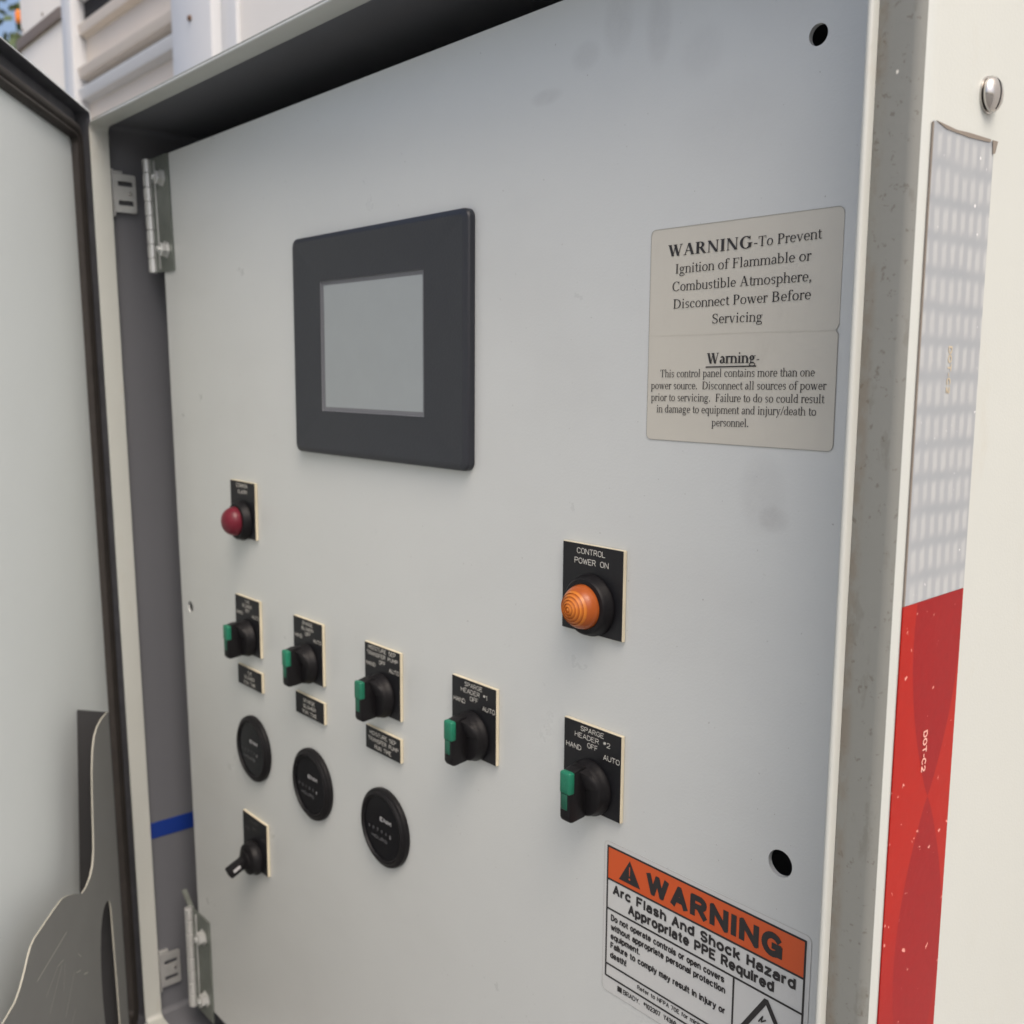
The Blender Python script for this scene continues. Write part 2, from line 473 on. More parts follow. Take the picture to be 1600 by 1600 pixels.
# 2. book serif drawn from stems, hairlines and bowls
def serif(ch, bold):
    S = .155 if bold else .100; s = .135 if bold else .082; h = .045 if bold else .038; t = .032; o = .055
    P = []
    def rc(x0, x1, y0, y1): P.append([(x0, y0), (x1, y0), (x1, y1), (x0, y1)])
    def stem(x, y0, y1, w, b='b', u='b'):
        rc(x - w / 2, x + w / 2, y0, y1)
        if b: rc(x - w / 2 - (o if b in 'bl' else 0), x + w / 2 + (o if b in 'br' else 0), y0, y0 + t)
        if u: rc(x - w / 2 - (o if u in 'bl' else 0), x + w / 2 + (o if u in 'br' else 0), y1 - t, y1)
    def dg(x0, y0, x1, y1, w): P.append([(x0 - w / 2, y0), (x0 + w / 2, y0), (x1 + w / 2, y1), (x1 - w / 2, y1)])
    def ring(cx, cy, rx, ry, wx, wy, a0, a1, n=14):
        po = [(cx + rx * math.cos(R(a0 + (a1 - a0) * i / n)), cy + ry * math.sin(R(a0 + (a1 - a0) * i / n))) for i in range(n + 1)]
        pi_ = [(cx + (rx - wx) * math.cos(R(a0 + (a1 - a0) * i / n)), cy + (ry - wy) * math.sin(R(a0 + (a1 - a0) * i / n))) for i in range(n + 1)]
        for i in range(n): P.append([po[i], po[i + 1], pi_[i + 1], pi_[i]])
    def dot(x, y, r): P.append([(x + r * math.cos(R(45 * i)), y + r * math.sin(R(45 * i))) for i in range(8)])
    def foot(x, y, w=.11): rc(x - w, x + w, y, y + t)
    C, X, A, Dn = .662, .45, .683, -.215
    g = ch
    if g == 'W':
        adv = .93
        dg(.13, C, .32, 0, S); dg(.32, 0, .47, C, h); dg(.45, C, .64, 0, S); dg(.64, 0, .82, C, h); foot(.13, C - t); foot(.46, C - t, .12); foot(.82, C - t, .09)
    elif g == 'A':
        adv = .72; dg(.12, 0, .34, C, h); dg(.58, 0, .36, C, S); rc(.2, .52, .21, .25); foot(.12, 0, .1); foot(.58, 0, .12)
    elif g == 'R':
        adv = .68; stem(.16, 0, C, S, 'b', 'l'); ring(.30, .49, .24, .172, S, h, -90, 90); rc(.16, .30, C - h, C); rc(.16, .32, .318, .318 + h); dg(.56, 0, .34, .33, S); foot(.59, 0, .07)
    elif g == 'N':
        adv = .74; stem(.13, 0, C, h, 'b', 'l'); dg(.13, C, .58, 0, S); stem(.60, 0, C, h, '', 'b')
    elif g == 'I':
        adv = .34; stem(.17, 0, C, S)
    elif g == 'G' or g == 'C':
        adv = .72 if g == 'G' else .67
        ring(.37, C / 2, .335, C / 2 + .012, S, h, 42, 318, 20); rc(.56, .60, .46, C)
        if g == 'G': stem(.58, .05, .31, S, '', 'b')
        else: pass
    elif g == 'T':
        adv = .61; stem(.305, 0, C, S, 'b', ''); rc(.03, .58, C - h, C); dg(.05, C - .16, .05, C, h); dg(.56, C - .16, .56, C, h)
    elif g == 'P':
        adv = .56; stem(.16, 0, C, S, 'b', 'l'); ring(.28, .48, .235, .182, S, h, -90, 90); rc(.16, .28, C - h, C); rc(.16, .28, .298, .298 + h)
    elif g == 'F':
        adv = .56; stem(.16, 0, C, S, 'b', 'l'); rc(.16, .53, C - h, C); rc(.5, .53, C - .15, C); rc(.2, .4, .33, .33 + h); rc(.39, .42, .26, .43)
    elif g == 'D':
        adv = .72; stem(.16, 0, C, S, 'l', 'l'); ring(.29, C / 2, .38, C / 2, S, h, -90, 90, 18); rc(.1, .29, 0, h); rc(.1, .29, C - h, C)
    elif g == 'B':
        adv = .66; stem(.16, 0, C, S, 'l', 'l'); ring(.30, .50, .22, .162, S, h, -90, 90); ring(.31, .18, .27, .18, S, h, -90, 90); rc(.1, .31, 0, h); rc(.1, .30, C - h, C); rc(.16, .31, .33, .33 + h)
    elif g == 'S':
        adv = .55; ring(.27, .495, .20, .175, S * .85, h, 35, 250); ring(.27, .175, .215, .185, S * .85, h, -145, 80); dg(.17, .42, .37, .26, S); rc(.43, .46, .48, C); rc(.06, .09, 0, .18)
    elif g == 'a':
        adv = .44; ring(.21, .31, .15, .15, s, h, 0, 160); stem(.32, .04, .33, s, '', ''); ring(.18, .12, .15, .13, s, h, 60, 330); dg(.37, .02, .43, .08, h)
    elif g in 'bpdq':
        adv = .5
        if g == 'b': stem(.10, 0, A, s, '', 'l'); ring(.25, X / 2, .21, X / 2, s, h, -130, 130)
        if g == 'p': stem(.10, Dn, X, s, 'b', 'l'); ring(.25, X / 2, .21, X / 2, s, h, -130, 130)
        if g == 'd': stem(.385, 0, A, s, 'r', 'l'); ring(.24, X / 2, .21, X / 2, s, h, 50, 310)
        if g == 'q': stem(.385, Dn, X, s, 'b', ''); ring(.24, X / 2, .21, X / 2, s, h, 50, 310)
    elif g == 'c':
        adv = .44; ring(.24, X / 2, .205, X / 2 + .01, s, h, 55, 315, 18); dot(.355, .36, .05)
    elif g == 'e':
        adv = .44; ring(.23, X / 2, .20, X / 2 + .01, s, h, 0, 318, 18); rc(.05, .43, X / 2 - .01, X / 2 + h - .01)
    elif g == 'f':
        adv = .33; stem(.15, 0, .55, s, 'b', ''); ring(.265, .55, .155, .14, s, h, 50, 180); dot(.36, .635, .045); rc(.03, .31, X - h, X)
    elif g == 'g':
        adv = .5; ring(.22, .305, .17, .155, s, h, 0, 360, 18); ring(.24, -.09, .22, .12, .05, h + .01, 0, 360, 18); dg(.13, .02, .16, .17, .05); rc(.1, .36, -.005, .055); rc(.34, .48, .40, .44)
    elif g == 'h':
        adv = .5; stem(.10, 0, A, s, 'b', 'l'); ring(.25, .30, .19, .16, s, h, 0, 140); stem(.40, 0, .31, s, 'b', '')
    elif g == 'i':
        adv = .28; stem(.14, 0, X, s, 'b', 'l'); dot(.14, .61, .055)
    elif g == 'j':
        adv = .28; stem(.15, -.1, X, s, '', 'l'); ring(.05, -.09, .14, .13, s, h, -110, 0); dot(.15, .61, .055)
    elif g == 'l':
        adv = .28; stem(.14, 0, A, s, 'b', 'l')
    elif g == 'm':
        adv = .78; stem(.10, 0, X, s, 'b', 'l'); ring(.25, .30, .18, .16, s, h, 0, 140); stem(.39, 0, .31, s, 'b', ''); ring(.53, .30, .18, .16, s, h, 0, 140); stem(.67, 0, .31, s, 'b', '')
    elif g == 'n':
        adv = .5; stem(.10, 0, X, s, 'b', 'l'); ring(.25, .30, .19, .16, s, h, 0, 140); stem(.40, 0, .31, s, 'b', '')
    elif g == 'o':
        adv = .5; ring(.25, X / 2, .22, X / 2 + .01, s, h, 0, 360, 22)
    elif g == 'r':
        adv = .34; stem(.11, 0, X, s, 'b', 'l'); ring(.26, .30, .17, .16, s, h, 75, 150); dot(.30, .405, .052)
    elif g == 's':
        adv = .39; ring(.19, .335, .14, .125, s * .85, h, 35, 250); ring(.19, .12, .15, .13, s * .85, h, -145, 80); dg(.12, .27, .26, .19, s); rc(.29, .32, .32, X)
    elif g == 't':
        adv = .28; stem(.13, .08, .57, s, '', ''); ring(.22, .12, .13, .13, s, h, 180, 320); rc(.02, .27, X - h, X)
    elif g == 'u':
        adv = .5; stem(.10, .14, X, s, '', 'l'); ring(.24, .15, .18, .16, s, h, 180, 320); stem(.40, 0, X, s, 'r', 'l')
    elif g == 'v':
        adv = .5; dg(.10, X, .26, 0, s); dg(.26, 0, .41, X, h); foot(.10, X - t, .09); foot(.41, X - t, .07)
    elif g == 'w':
        adv = .72; dg(.09, X, .23, 0, s); dg(.23, 0, .36, X, h); dg(.35, X, .49, 0, s); dg(.49, 0, .63, X, h); foot(.09, X - t, .09); foot(.63, X - t, .07); foot(.35, X - t, .08)
    elif g == 'y':
        adv = .5; dg(.10, X, .26, .01, s); dg(.12, Dn + .02, .41, X, h); dot(.1, Dn + .04, .05); foot(.10, X - t, .09); foot(.41, X - t, .07)
    elif g == '.': adv = .25; dot(.125, .05, .06)
    elif g == ',': adv = .25; dot(.125, .05, .06); dg(.07, -.11, .15, .04, .05)
    elif g == '-': adv = .33; rc(.04, .29, .19, .25)
    elif g == '/': adv = .28; dg(.0, -.01, .28, C + .02, .055)
    else: adv = .25
    return adv, P

def serif_line(mb, s, x0, x1, z0, z1, em, f, bold=False, mi=0):
    """one line fitted between x0 and x1, baseline running from z0 to z1"""
    tot = sum(serif(c, bold)[0] for c in s)
    k = (x1 - x0) / tot; x = 0.0
    for c in s:
        a, P = serif(c, bold)
        for pl in P:
            q = [(x0 + (x + px) * k, z0 + (z1 - z0) * (x + px) / tot + py * em) for px, py in pl]
            ar = sum(q[i][0] * q[(i + 1) % len(q)][1] - q[(i + 1) % len(q)][0] * q[i][1] for i in range(len(q)))
            if ar < 0: q.reverse()
            mb.poly([f(*p) for p in q], mi)
        x += a

# 3. grotesque drawn with an even stroke (caps 6 high, x-height 4.3)
def oval(cx, cy, rx, ry): return arc(cx, cy, rx, ry, 0, 360, 18)
GR = dict(EN)
GR.update({
 'C': (4.2, [arc(2.2, 3, 2.2, 3, 42, 318, 16)]), 'O': (4.4, [oval(2.2, 3, 2.2, 3)]),
 'G': (4.4, [arc(2.2, 3, 2.2, 3, 40, 330, 16) + [(4.2, 2.7), (2.5, 2.7)], [(4.2, 2.7), (4.2, 0)]]),
 'N': (4.1, [[(0, 0), (0, 6), (4.1, 0), (4.1, 6)]]), 'W': (6, [[(0, 6), (1.5, 0), (3, 5.8), (4.5, 0), (6, 6)]]),
 'I': (.1, [[(.05, 0), (.05, 6)]]),
 'a': (3.2, [arc(1.7, 2.9, 1.4, 1.4, 165, 0) + [(3.1, 0)], [(3.1, 2.5)] + arc(1.4, 1.25, 1.35, 1.25, 90, 270) + [(2.3, .15), (3.1, 1.1)]]),
 'b': (3.3, [[(0, 0), (0, 6)], oval(1.65, 2.15, 1.65, 2.15)]), 'c': (3.3, [arc(1.75, 2.15, 1.75, 2.15, 42, 318, 14)]),
 'd': (3.3, [[(3.3, 0), (3.3, 6)], oval(1.65, 2.15, 1.65, 2.15)]), 'e': (3.4, [[(.1, 2.15), (3.4, 2.15)] + arc(1.7, 2.15, 1.7, 2.15, 0, 312, 15)]),
 'f': (2, [arc(1.9, 4.9, 1.1, 1.1, 85, 180) + [(.8, 0)], [(0, 4.1), (1.9, 4.1)]]),
 'g': (3.3, [oval(1.65, 2.15, 1.65, 2.15), [(3.3, 4.3), (3.3, -.3)] + arc(1.7, -.3, 1.6, 1.3, 0, -160)]),
 'h': (3.2, [[(0, 0), (0, 6)], arc(1.6, 2.7, 1.6, 1.6, 180, 0) + [(3.2, 0)]]),
 'i': (.1, [[(.05, 0), (.05, 4.3)], [(.05, 5.4), (.05, 6)]]), 'j': (.9, [[(.8, 4.3), (.8, -.6)] + arc(.1, -.6, .7, 1.0, 0, -85), [(.8, 5.4), (.8, 6)]]),
 'k': (3.1, [[(0, 0), (0, 6)], [(3, 4.3), (0, 1.6)], [(1.1, 2.6), (3.2, 0)]]), 'l': (.1, [[(.05, 0), (.05, 6)]]),
 'm': (5, [[(0, 0), (0, 4.3)], arc(1.25, 3.05, 1.25, 1.25, 180, 0) + [(2.5, 0)], arc(3.75, 3.05, 1.25, 1.25, 180, 0) + [(5, 0)]]),
 'n': (3.2, [[(0, 0), (0, 4.3)], arc(1.6, 2.7, 1.6, 1.6, 180, 0) + [(3.2, 0)]]), 'o': (3.5, [oval(1.75, 2.15, 1.75, 2.15)]),
 'p': (3.3, [[(0, -1.7), (0, 4.3)], oval(1.65, 2.15, 1.65, 2.15)]), 'q': (3.3, [[(3.3, -1.7), (3.3, 4.3)], oval(1.65, 2.15, 1.65, 2.15)]),
 'r': (1.7, [[(0, 0), (0, 4.3)], arc(1.5, 2.7, 1.5, 1.5, 180, 82)]), 's': (3, [arc(1.5, 3.2, 1.4, 1.1, 25, 265) + arc(1.5, 1.05, 1.45, 1.05, 85, -155)]),
 't': (1.9, [[(.9, 5.6), (.9, .9)] + arc(1.8, .9, .9, .9, 180, 275), [(0, 4.1), (1.9, 4.1)]]),
 'u': (3.2, [[(0, 4.3)] + arc(1.6, 1.6, 1.6, 1.6, 180, 360) + [(3.2, 4.3)], [(3.2, 4.3), (3.2, 0)]]),
 'v': (3.2, [[(0, 4.3), (1.6, 0), (3.2, 4.3)]]), 'w': (4.8, [[(0, 4.3), (1.2, 0), (2.4, 4.1), (3.6, 0), (4.8, 4.3)]]),
 'y': (3.2, [[(0, 4.3), (1.65, .2)], [(3.3, 4.3), (1.5, -.8), (1.0, -1.5), (.2, -1.6)]]), 'z': (3, [[(.1, 4.3), (3, 4.3), (0, 0), (3.1, 0)]]),
 'Y': (4, [[(0, 6), (2, 2.8), (4, 6)], [(2, 2.8), (2, 0)]]),
 '0': (3.6, [oval(1.8, 3, 1.8, 3)]), '3': (3.5, [arc(1.7, 4.5, 1.6, 1.5, 160, -90) + arc(1.7, 1.55, 1.8, 1.55, 90, -160)]),
 '4': (3.7, [[(2.8, 0), (2.8, 6), (0, 1.6), (3.7, 1.6)]]), '5': (3.5, [[(3.3, 6), (.6, 6), (.3, 3.2)] + arc(1.7, 1.9, 1.8, 1.9, 130, -155)]),
 '6': (3.5, [oval(1.75, 1.85, 1.7, 1.85), arc(2.2, 2.3, 2.15, 3.7, 95, 190)]), '7': (3.5, [[(0, 6), (3.5, 6), (1.3, 0)]]),
 '8': (3.5, [oval(1.75, 4.5, 1.5, 1.5), oval(1.75, 1.5, 1.75, 1.5)]), '9': (3.5, [oval(1.75, 4.15, 1.7, 1.85), arc(1.3, 3.7, 2.15, 3.7, 10, -85)]),
 '.': (.1, [[(.05, -.1), (.05, .3)]]), '!': (.1, [[(.05, 6), (.05, 2.2)], [(.05, -.1), (.05, .4)]]), '-': (1.8, [[(0, 2.3), (1.8, 2.3)]]), ' ': (1.4, []),
})
def sans(mb, s, x0, x1, z, cap, f, wt=0.15):
    """text set between x0 and x1, baseline z, stroke weight as a share of cap height"""
    wu = 6 * wt / (1 - wt); gap = 0.25 + wu
    tot = sum(GR[c][0] for c in s) + gap * (len(s) - 1) + wu
    kx = (x1 - x0) / tot; kz = cap * (1 - wt) / 6; sw = cap * wt; x = x0 + wu / 2 * kx; zb = z + sw / 2
    for c in s:
        for pl in GR[c][1]:
            q = [(x + p[0] * kx, zb + p[1] * kz) for p in pl]
            ribbon(mb, q, sw, f)
            for a in q[1:-1]: mb.poly([f(a[0] + sw / 2 * math.cos(R(45 * i + 22)), a[1] + sw / 2 * math.sin(R(45 * i + 22))) for i in range(8)])
        x += (GR[c][0] + gap) * kx
def onface(y): return lambda x, z: (x, y, z)

# ------------------------------------------------------------------ ground
g = MB(); g.poly([(-60, -60, -1.45), (60, -60, -1.45), (60, 60, -1.45), (-60, 60, -1.45)])
tag(g.build("ground", "ground", smooth=0), kind='structure')

# ------------------------------------------------------------------ cabinet
XL, XR, ZB, ZT = -0.980, -0.2045, -0.672, 0.2225            # clear opening inside the lip
YF, YC, YI = -0.0505, -0.0455, -0.0335                       # lip edge, rim face, inner end of lip
WL, WR, WB, WT = 0.0188, 0.0215, 0.019, 0.0085              # opening to outer wall, per side
def L(k, y, r, extra=0.0):
    """rounded-rect loop: k in 0..1 goes from the opening to the outer wall; extra is a plain offset"""
    return [(px, y, pz) for px, pz in rrect(XL - WL * k - extra, XR + WR * k + extra, ZB - WB * k - extra, ZT + WT * k + extra, r)]
cab = empty("control_cabinet", (-0.59, 0.15, -0.68), "cream painted steel control cabinet with its door swung open on the left", "cabinet")
mb = MB(); b = .0025
mb.loops([L(0, YI, .006), L(0, YF + .0011, .006), L(0, YF + .0003, .0063, .0004), L(0, YF, .0066, .0011), L(0, YF + .0003, .0072, .0021), L(0, YF + .0011, .008, .0025), L(0, YC - .0002, .008, .0025)])
mb.build("opening_lip", "lip", cab, 50)
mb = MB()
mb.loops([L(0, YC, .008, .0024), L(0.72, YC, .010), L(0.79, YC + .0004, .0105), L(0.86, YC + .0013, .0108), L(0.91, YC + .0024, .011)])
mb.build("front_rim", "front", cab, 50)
mb = MB()
mb.loops([L(0.91, YC + .0024, .011), L(0.955, YC + .0038, .0115), L(0.985, YC + .0054, .0118), L(1, YC + .0070, .012), L(1, 0.30, .012)], cap1=True)
mb.build("body", "cream", cab, 50)
mb = MB()
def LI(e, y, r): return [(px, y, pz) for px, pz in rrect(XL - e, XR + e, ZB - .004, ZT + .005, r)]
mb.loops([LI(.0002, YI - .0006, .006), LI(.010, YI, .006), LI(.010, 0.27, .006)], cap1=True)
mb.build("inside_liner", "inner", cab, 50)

def wall_bracket(z0, z1, label=None):
    # zinc slotted door-stop plate on the inner left wall
    xw = XL - .010
    o = plate_mesh("bracket", rrect(-.030, -.0085, z0, z1, .002, 3), [rrect(-.0255, -.0115, z0 + .024, z0 + .0285, .0005, 1), rrect(-.0255, -.0115, z0 + .0065, z0 + .011, .0005, 1), circ(-.0145, (z0 + z1) / 2, .0016, 12)], 0, .0016)
    for v in o.vertices: v.co = (xw + .0035 + v.co.y, v.co.x, v.co.z)
    p = link("bracket", o, "zinc", cab, 30)
    q = MB(); q.box(xw, xw + .006, -.031, -.0292, z0 - .004, z1 + .004, .0003)
    q.box(xw, xw + .0035, -.0292, -.020, z1 + .0005, z1 + .003, .0003)
    q.build("bracket_flange", "zinc", p)
    q = MB(); q.lathe([(.0016, 0), (.0016, .0012), (0, .0018)], (xw + .0052, -.0145, (z0 + z1) / 2), (1, 0, 0), 12)
    q.build("rivet", "steel", p)
wall_bracket(.148, .183)
wall_bracket(-.645, -.608)

# outside screw on the cream side
XS = XR + WR
mb = MB(); mb.lathe([(.0068, 0), (.0068, .0007), (.0058, .0010), (.0048, .0012)], (XS, .0018, .1052), (1, 0, 0), 28)
scr = mb.build("screw", "steel", cab)
mb = MB()
hp = [(.0050, .0012), (.0064, .0014), (.0066, .0020), (.0061, .0030), (.0049, .0040), (.0034, .0046), (.0017, .0050), (0, .0051)]
mb.lathe(hp, (XS, .0018, .1052), (1, 0, 0), 32)
h = mb.build("screw_head", "steel", scr, 60)
mb = MB(); pts = [(-.0056, .0035), (-.0046, .00425), (-.0034, .0047), (-.0017, .0051), (0, .0052), (.0017, .0051), (.0034, .0047), (.0046, .00425), (.0056, .0035), (.0040, .0030), (-.0040, .0030)]
mb.prism(pts, -.0004, .0004, lambda u, v, hh: (XS + v, .0018 + hh, .1052 + u)); mb.build("slot", "hole", h, 0)

# ---- door: plane swung 35 degrees out from closed
H0 = Vector((-.995, -.062, 0)); ed = Vector((.81915, -.57358, 0)); nd = Vector((.57358, .81915, 0))
def DP(s, off, z): return tuple(H0 + ed * s + nd * off + Vector((0, 0, z)))
DS0, DS1, DZ0, DZ1 = -.0165, .80, -.682, .2385
def DL(i, off, r): return [DP(u, off, v) for u, v in rrect(DS0 + i, DS1 - i, DZ0 + i, DZ1 - i, r)]
mb = MB()
mb.loops([DL(.0012, .0138, .005), DL(.0010, .0140, .005), DL(.0004, .0140, .006), DL(0, .0135, .006), DL(0, -.0005, .006), DL(.001, -.002, .006)], cap1=True)
mb.poly(DL(.0016, .0, .005))
door = mb.build("door", "door", cab, 50)
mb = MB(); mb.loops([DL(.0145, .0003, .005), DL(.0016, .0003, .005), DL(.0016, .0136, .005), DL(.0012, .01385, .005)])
mb.build("edge_flange", "darkedge", door, 50)  # flange's inner faces and a border strip, darker than the door
def GL(o, off, r): return [DP(u, off, v) for u, v in rrect(.0020 - o, DS1 - .016 + o, DZ0 + .018 - o, .2105 + o, r)]
mb = MB()
mb.loops([GL(0, .0002, .006), GL(.0006, .0045, .006), GL(.002, .0064, .007), GL(.0045, .0068, .008), GL(.0056, .0058, .009), GL(.0066, .0070, .010), GL(.0095, .0082, .011), GL(.0125, .0076, .013), GL(.0138, .0058, .014), GL(.0142, .0002, .014)])
mb.build("gasket", "gasket", door, 60)
# hinge knuckles between door edge and lip
for zc in (.150, -.600):
    mb = MB(); mb.lathe([(.0001, -.031), (.0032, -.0305), (.0034, -.029), (.0034, -.011), (.0020, -.0105), (.0020, .0135), (.0034, .014), (.0034, .034), (.0032, .035), (.0014, .0355), (.0014, .041), (.0001, .0412)], DP(-.0115, .0185, zc), (0, 0, 1), 16)
    mb.build("hinge", "zinc", door)
# literature pocket: front sheet 30 mm off the door, its hinge-side flange, a slot
OFF = .030
out = [(.1027, -.682), (.1027, -.306), (.1045, -.3025), (.112, -.3015), (.126, -.3020), (.138, -.3045), (.147, -.3095), (.154, -.3200), (.159, -.3360), (.1630, -.3590), (.1665, -.388), (.169, -.402), (.174, -.4125), (.183, -.4190), (.194, -.4215), (.205, -.4212), (.220, -.4135), (.237, -.4055), (.251, -.4010), (.270, -.3998), (.298, -.3992), (.309, -.3990), (.3165, -.4005), (.323, -.4045), (.331, -.4110), (.340, -.4170), (.350, -.4210), (.365, -.4215), (.60, -.4215), (.60, -.682)]
slot = [(.1280, -.640), (.1300, -.560), (.1320, -.500), (.1330, -.475), (.1358, -.4660), (.1410, -.4625), (.1485, -.4616), (.1545, -.4636), (.1605, -.4690), (.1655, -.478), (.1695, -.492), (.1722, -.512), (.1728, -.535), (.1710, -.560), (.168, -.60), (.166, -.640)]
pm = plate_mesh("literature_pocket", out, [slot], 0, .0013)
nf = [abs(p.normal.y) < .5 for p in pm.polygons]
for v in pm.vertices: v.co = DP(v.co.x, OFF - v.co.y, v.co.z)
pk = link("literature_pocket", pm, ["pocket", "pedge"], door, 30)
for p, e in zip(pm.polygons, nf): p.material_index = 1 if e else 0
mb = MB()
lean = lambda u, v: .094 + (.1035 - .094) * u / OFF + (1 - u / OFF) * .026 * min(1, max(0, (-.302 - v) / .157))  # flange base slants out to the dark area's edge, which is partly shadow
mb.prism([(0.0, -.682), (0.0, -.46), (0.0, -.303), (OFF - .0001, -.303), (OFF - .0001, -.46), (OFF - .0001, -.682)], -.0010, .0010, lambda u, v, hh: DP(lean(u, v) + hh, u + .0003, v))
mb.build("side_flange", "pocketshade", pk)  # same grey plastic as the front sheet; the pocket's shade is put into its colour
sc2 = MB()
def scr(a, c, wd=.0006):
    ribbon(sc2, [a, c], wd, lambda u, v: DP(u, OFF + .0002, v))
scr((.2466, -.4305), (.311, -.4305), .0008); scr((.2577, -.447), (.2703, -.4446), .0005); scr((.262, -.449), (.2922, -.468), .0005); scr((.255, -.452), (.262, -.470), .0004); scr((.2703, -.4446), (.2971, -.452), .0004)
scr((.236, -.470), (.262, -.492), .0005); scr((.232, -.474), (.222, -.478), .0006); scr((.215, -.486), (.206, -.490), .0009); scr((.240, -.500), (.262, -.512), .0004); scr((.225, -.462), (.219, -.468), .0005)
sc2.build("scratches", "scratch", pk, 0)

# the old steel box is a little out of true: its hinge side leans
def out_of_true():
    dr = set(o.name for o in [door] + list(door.children_recursive))
    for o in cab.children_recursive:
        for v in o.data.vertices:
            k = 1.0 if o.name in dr else min(1.0, max(0.0, (XR - v.co.x) / (XR - XL)))
            v.co.y += -.0165 * (v.co.z - .1) * k
        o.data.update()
out_of_true()

# ------------------------------------------------------------------ inner control panel
PX0, PX1, PZ0, PZ1 = -.932, -.222, -.634, .197
sh = plate_mesh("control_panel", [(PX1, PZ1), (-.952, PZ1), (-.922, PZ0), (PX1, PZ0)], [circ(-.256, .1435, .0046), circ(-.2562, -.2295, .0066), circ(-.918, -.2245, .0058)], 0, .0026)
pan = link("control_panel", sh, "panel", cab, 30)
mb = MB(); mb.prism([(-.951, PZ1 - .004), (-.949, PZ1 - .004), (-.919, PZ0 + .004), (-.921, PZ0 + .004)], .0027, .022, lambda u, v, hh: (u, hh, v)); mb.build("return_flange", "panel", pan)
mb = MB(); mb.box(PX1 - .003, PX1 - .001, .0027, .022, PZ0 + .004, PZ1 - .004); mb.build("return_flange", "panel", pan)
def panel_hinge(bx, z0, z1, kink):
    # long knuckled barrel at the sheet's left edge; its leaf lies on the sheet, held by two nuts
    by = -.0035; n = 8; st = (z1 - z0) / n
    mb = MB(); pf = [(.0001, 0)]
    for i in range(n): pf += [(.0036, i * st), (.0036, i * st + .0004), (.0046, i * st + .0009), (.0046, (i + 1) * st - .0009), (.0036, (i + 1) * st - .0004), (.0036, (i + 1) * st - .0001)]
    mb.lathe(pf, (bx, by, z0), (0, 0, 1), 20)
    sh = lambda z: (z1 - z) / (z1 - z0) * kink
    b2 = bmesh.new()
    bmesh.ops.create_cube(b2, size=1.0)
    for v in b2.verts: v.co = Vector((bx + (.002 if v.co.x < 0 else .0415), -.0002 if v.co.y > 0 else -.0018, z1 if v.co.z > 0 else z0))
    mb.add(b2, 1)
    mb.box(bx + .0115, bx + .0135, -.0028, -.0016, z0 + .003, z1 - .003, .0004, mi=0)
    for zz in (z0 + st * 1.5, z1 - st * 1.55):
        mb.lathe([(.0082, .0), (.0082, .0011), (.0064, .0012), (.0064, .0062), (.0056, .0068), (.0026, .0069), (.0026, .0090), (.0020, .0096)], (bx + .0275, -.0016, zz), (0, -1, 0), 6, mi=0)
    h = mb.build("hinge", ["zinc", "dkzinc"], pan)
    for v in h.data.vertices: v.co.x += sh(v.co.z)
panel_hinge(-.9715, .092, .197, .007)
panel_hinge(-.9400, -.646, -.540, .003)
# lower hinge: bent tab above it
mb = MB(); mb.prism([(-.958, -.529), (-.938, -.5435), (-.938, -.5455), (-.958, -.531)], -.003, .002, lambda u, v, hh: (u, hh, v)); mb.build("hinge_tab", "dkzinc", pan)

# ------------------------------------------------------------------ legend plates and devices
T = .0025
def legend(parent, x0, x1, z0, z1, name="legend_plate"):
    mb = MB()
    mb.box(x0, x1, -T, -.0002, z0, z1, .0002, 1)
    mb.box(x0 + .0002, x1 - .0002, -T - .0004, -T - .00005, z0 + .0002, z1 - .0002, .0002, 1, mi=1)
    mb.box(x0 - .00008, x1 + .00008, -.0017, -.0013, z0 - .00008, z1 + .00008, mi=0)
    return mb.build(name, ["core", "blackface"], parent, 0)
FT = onface(-T - .0006)

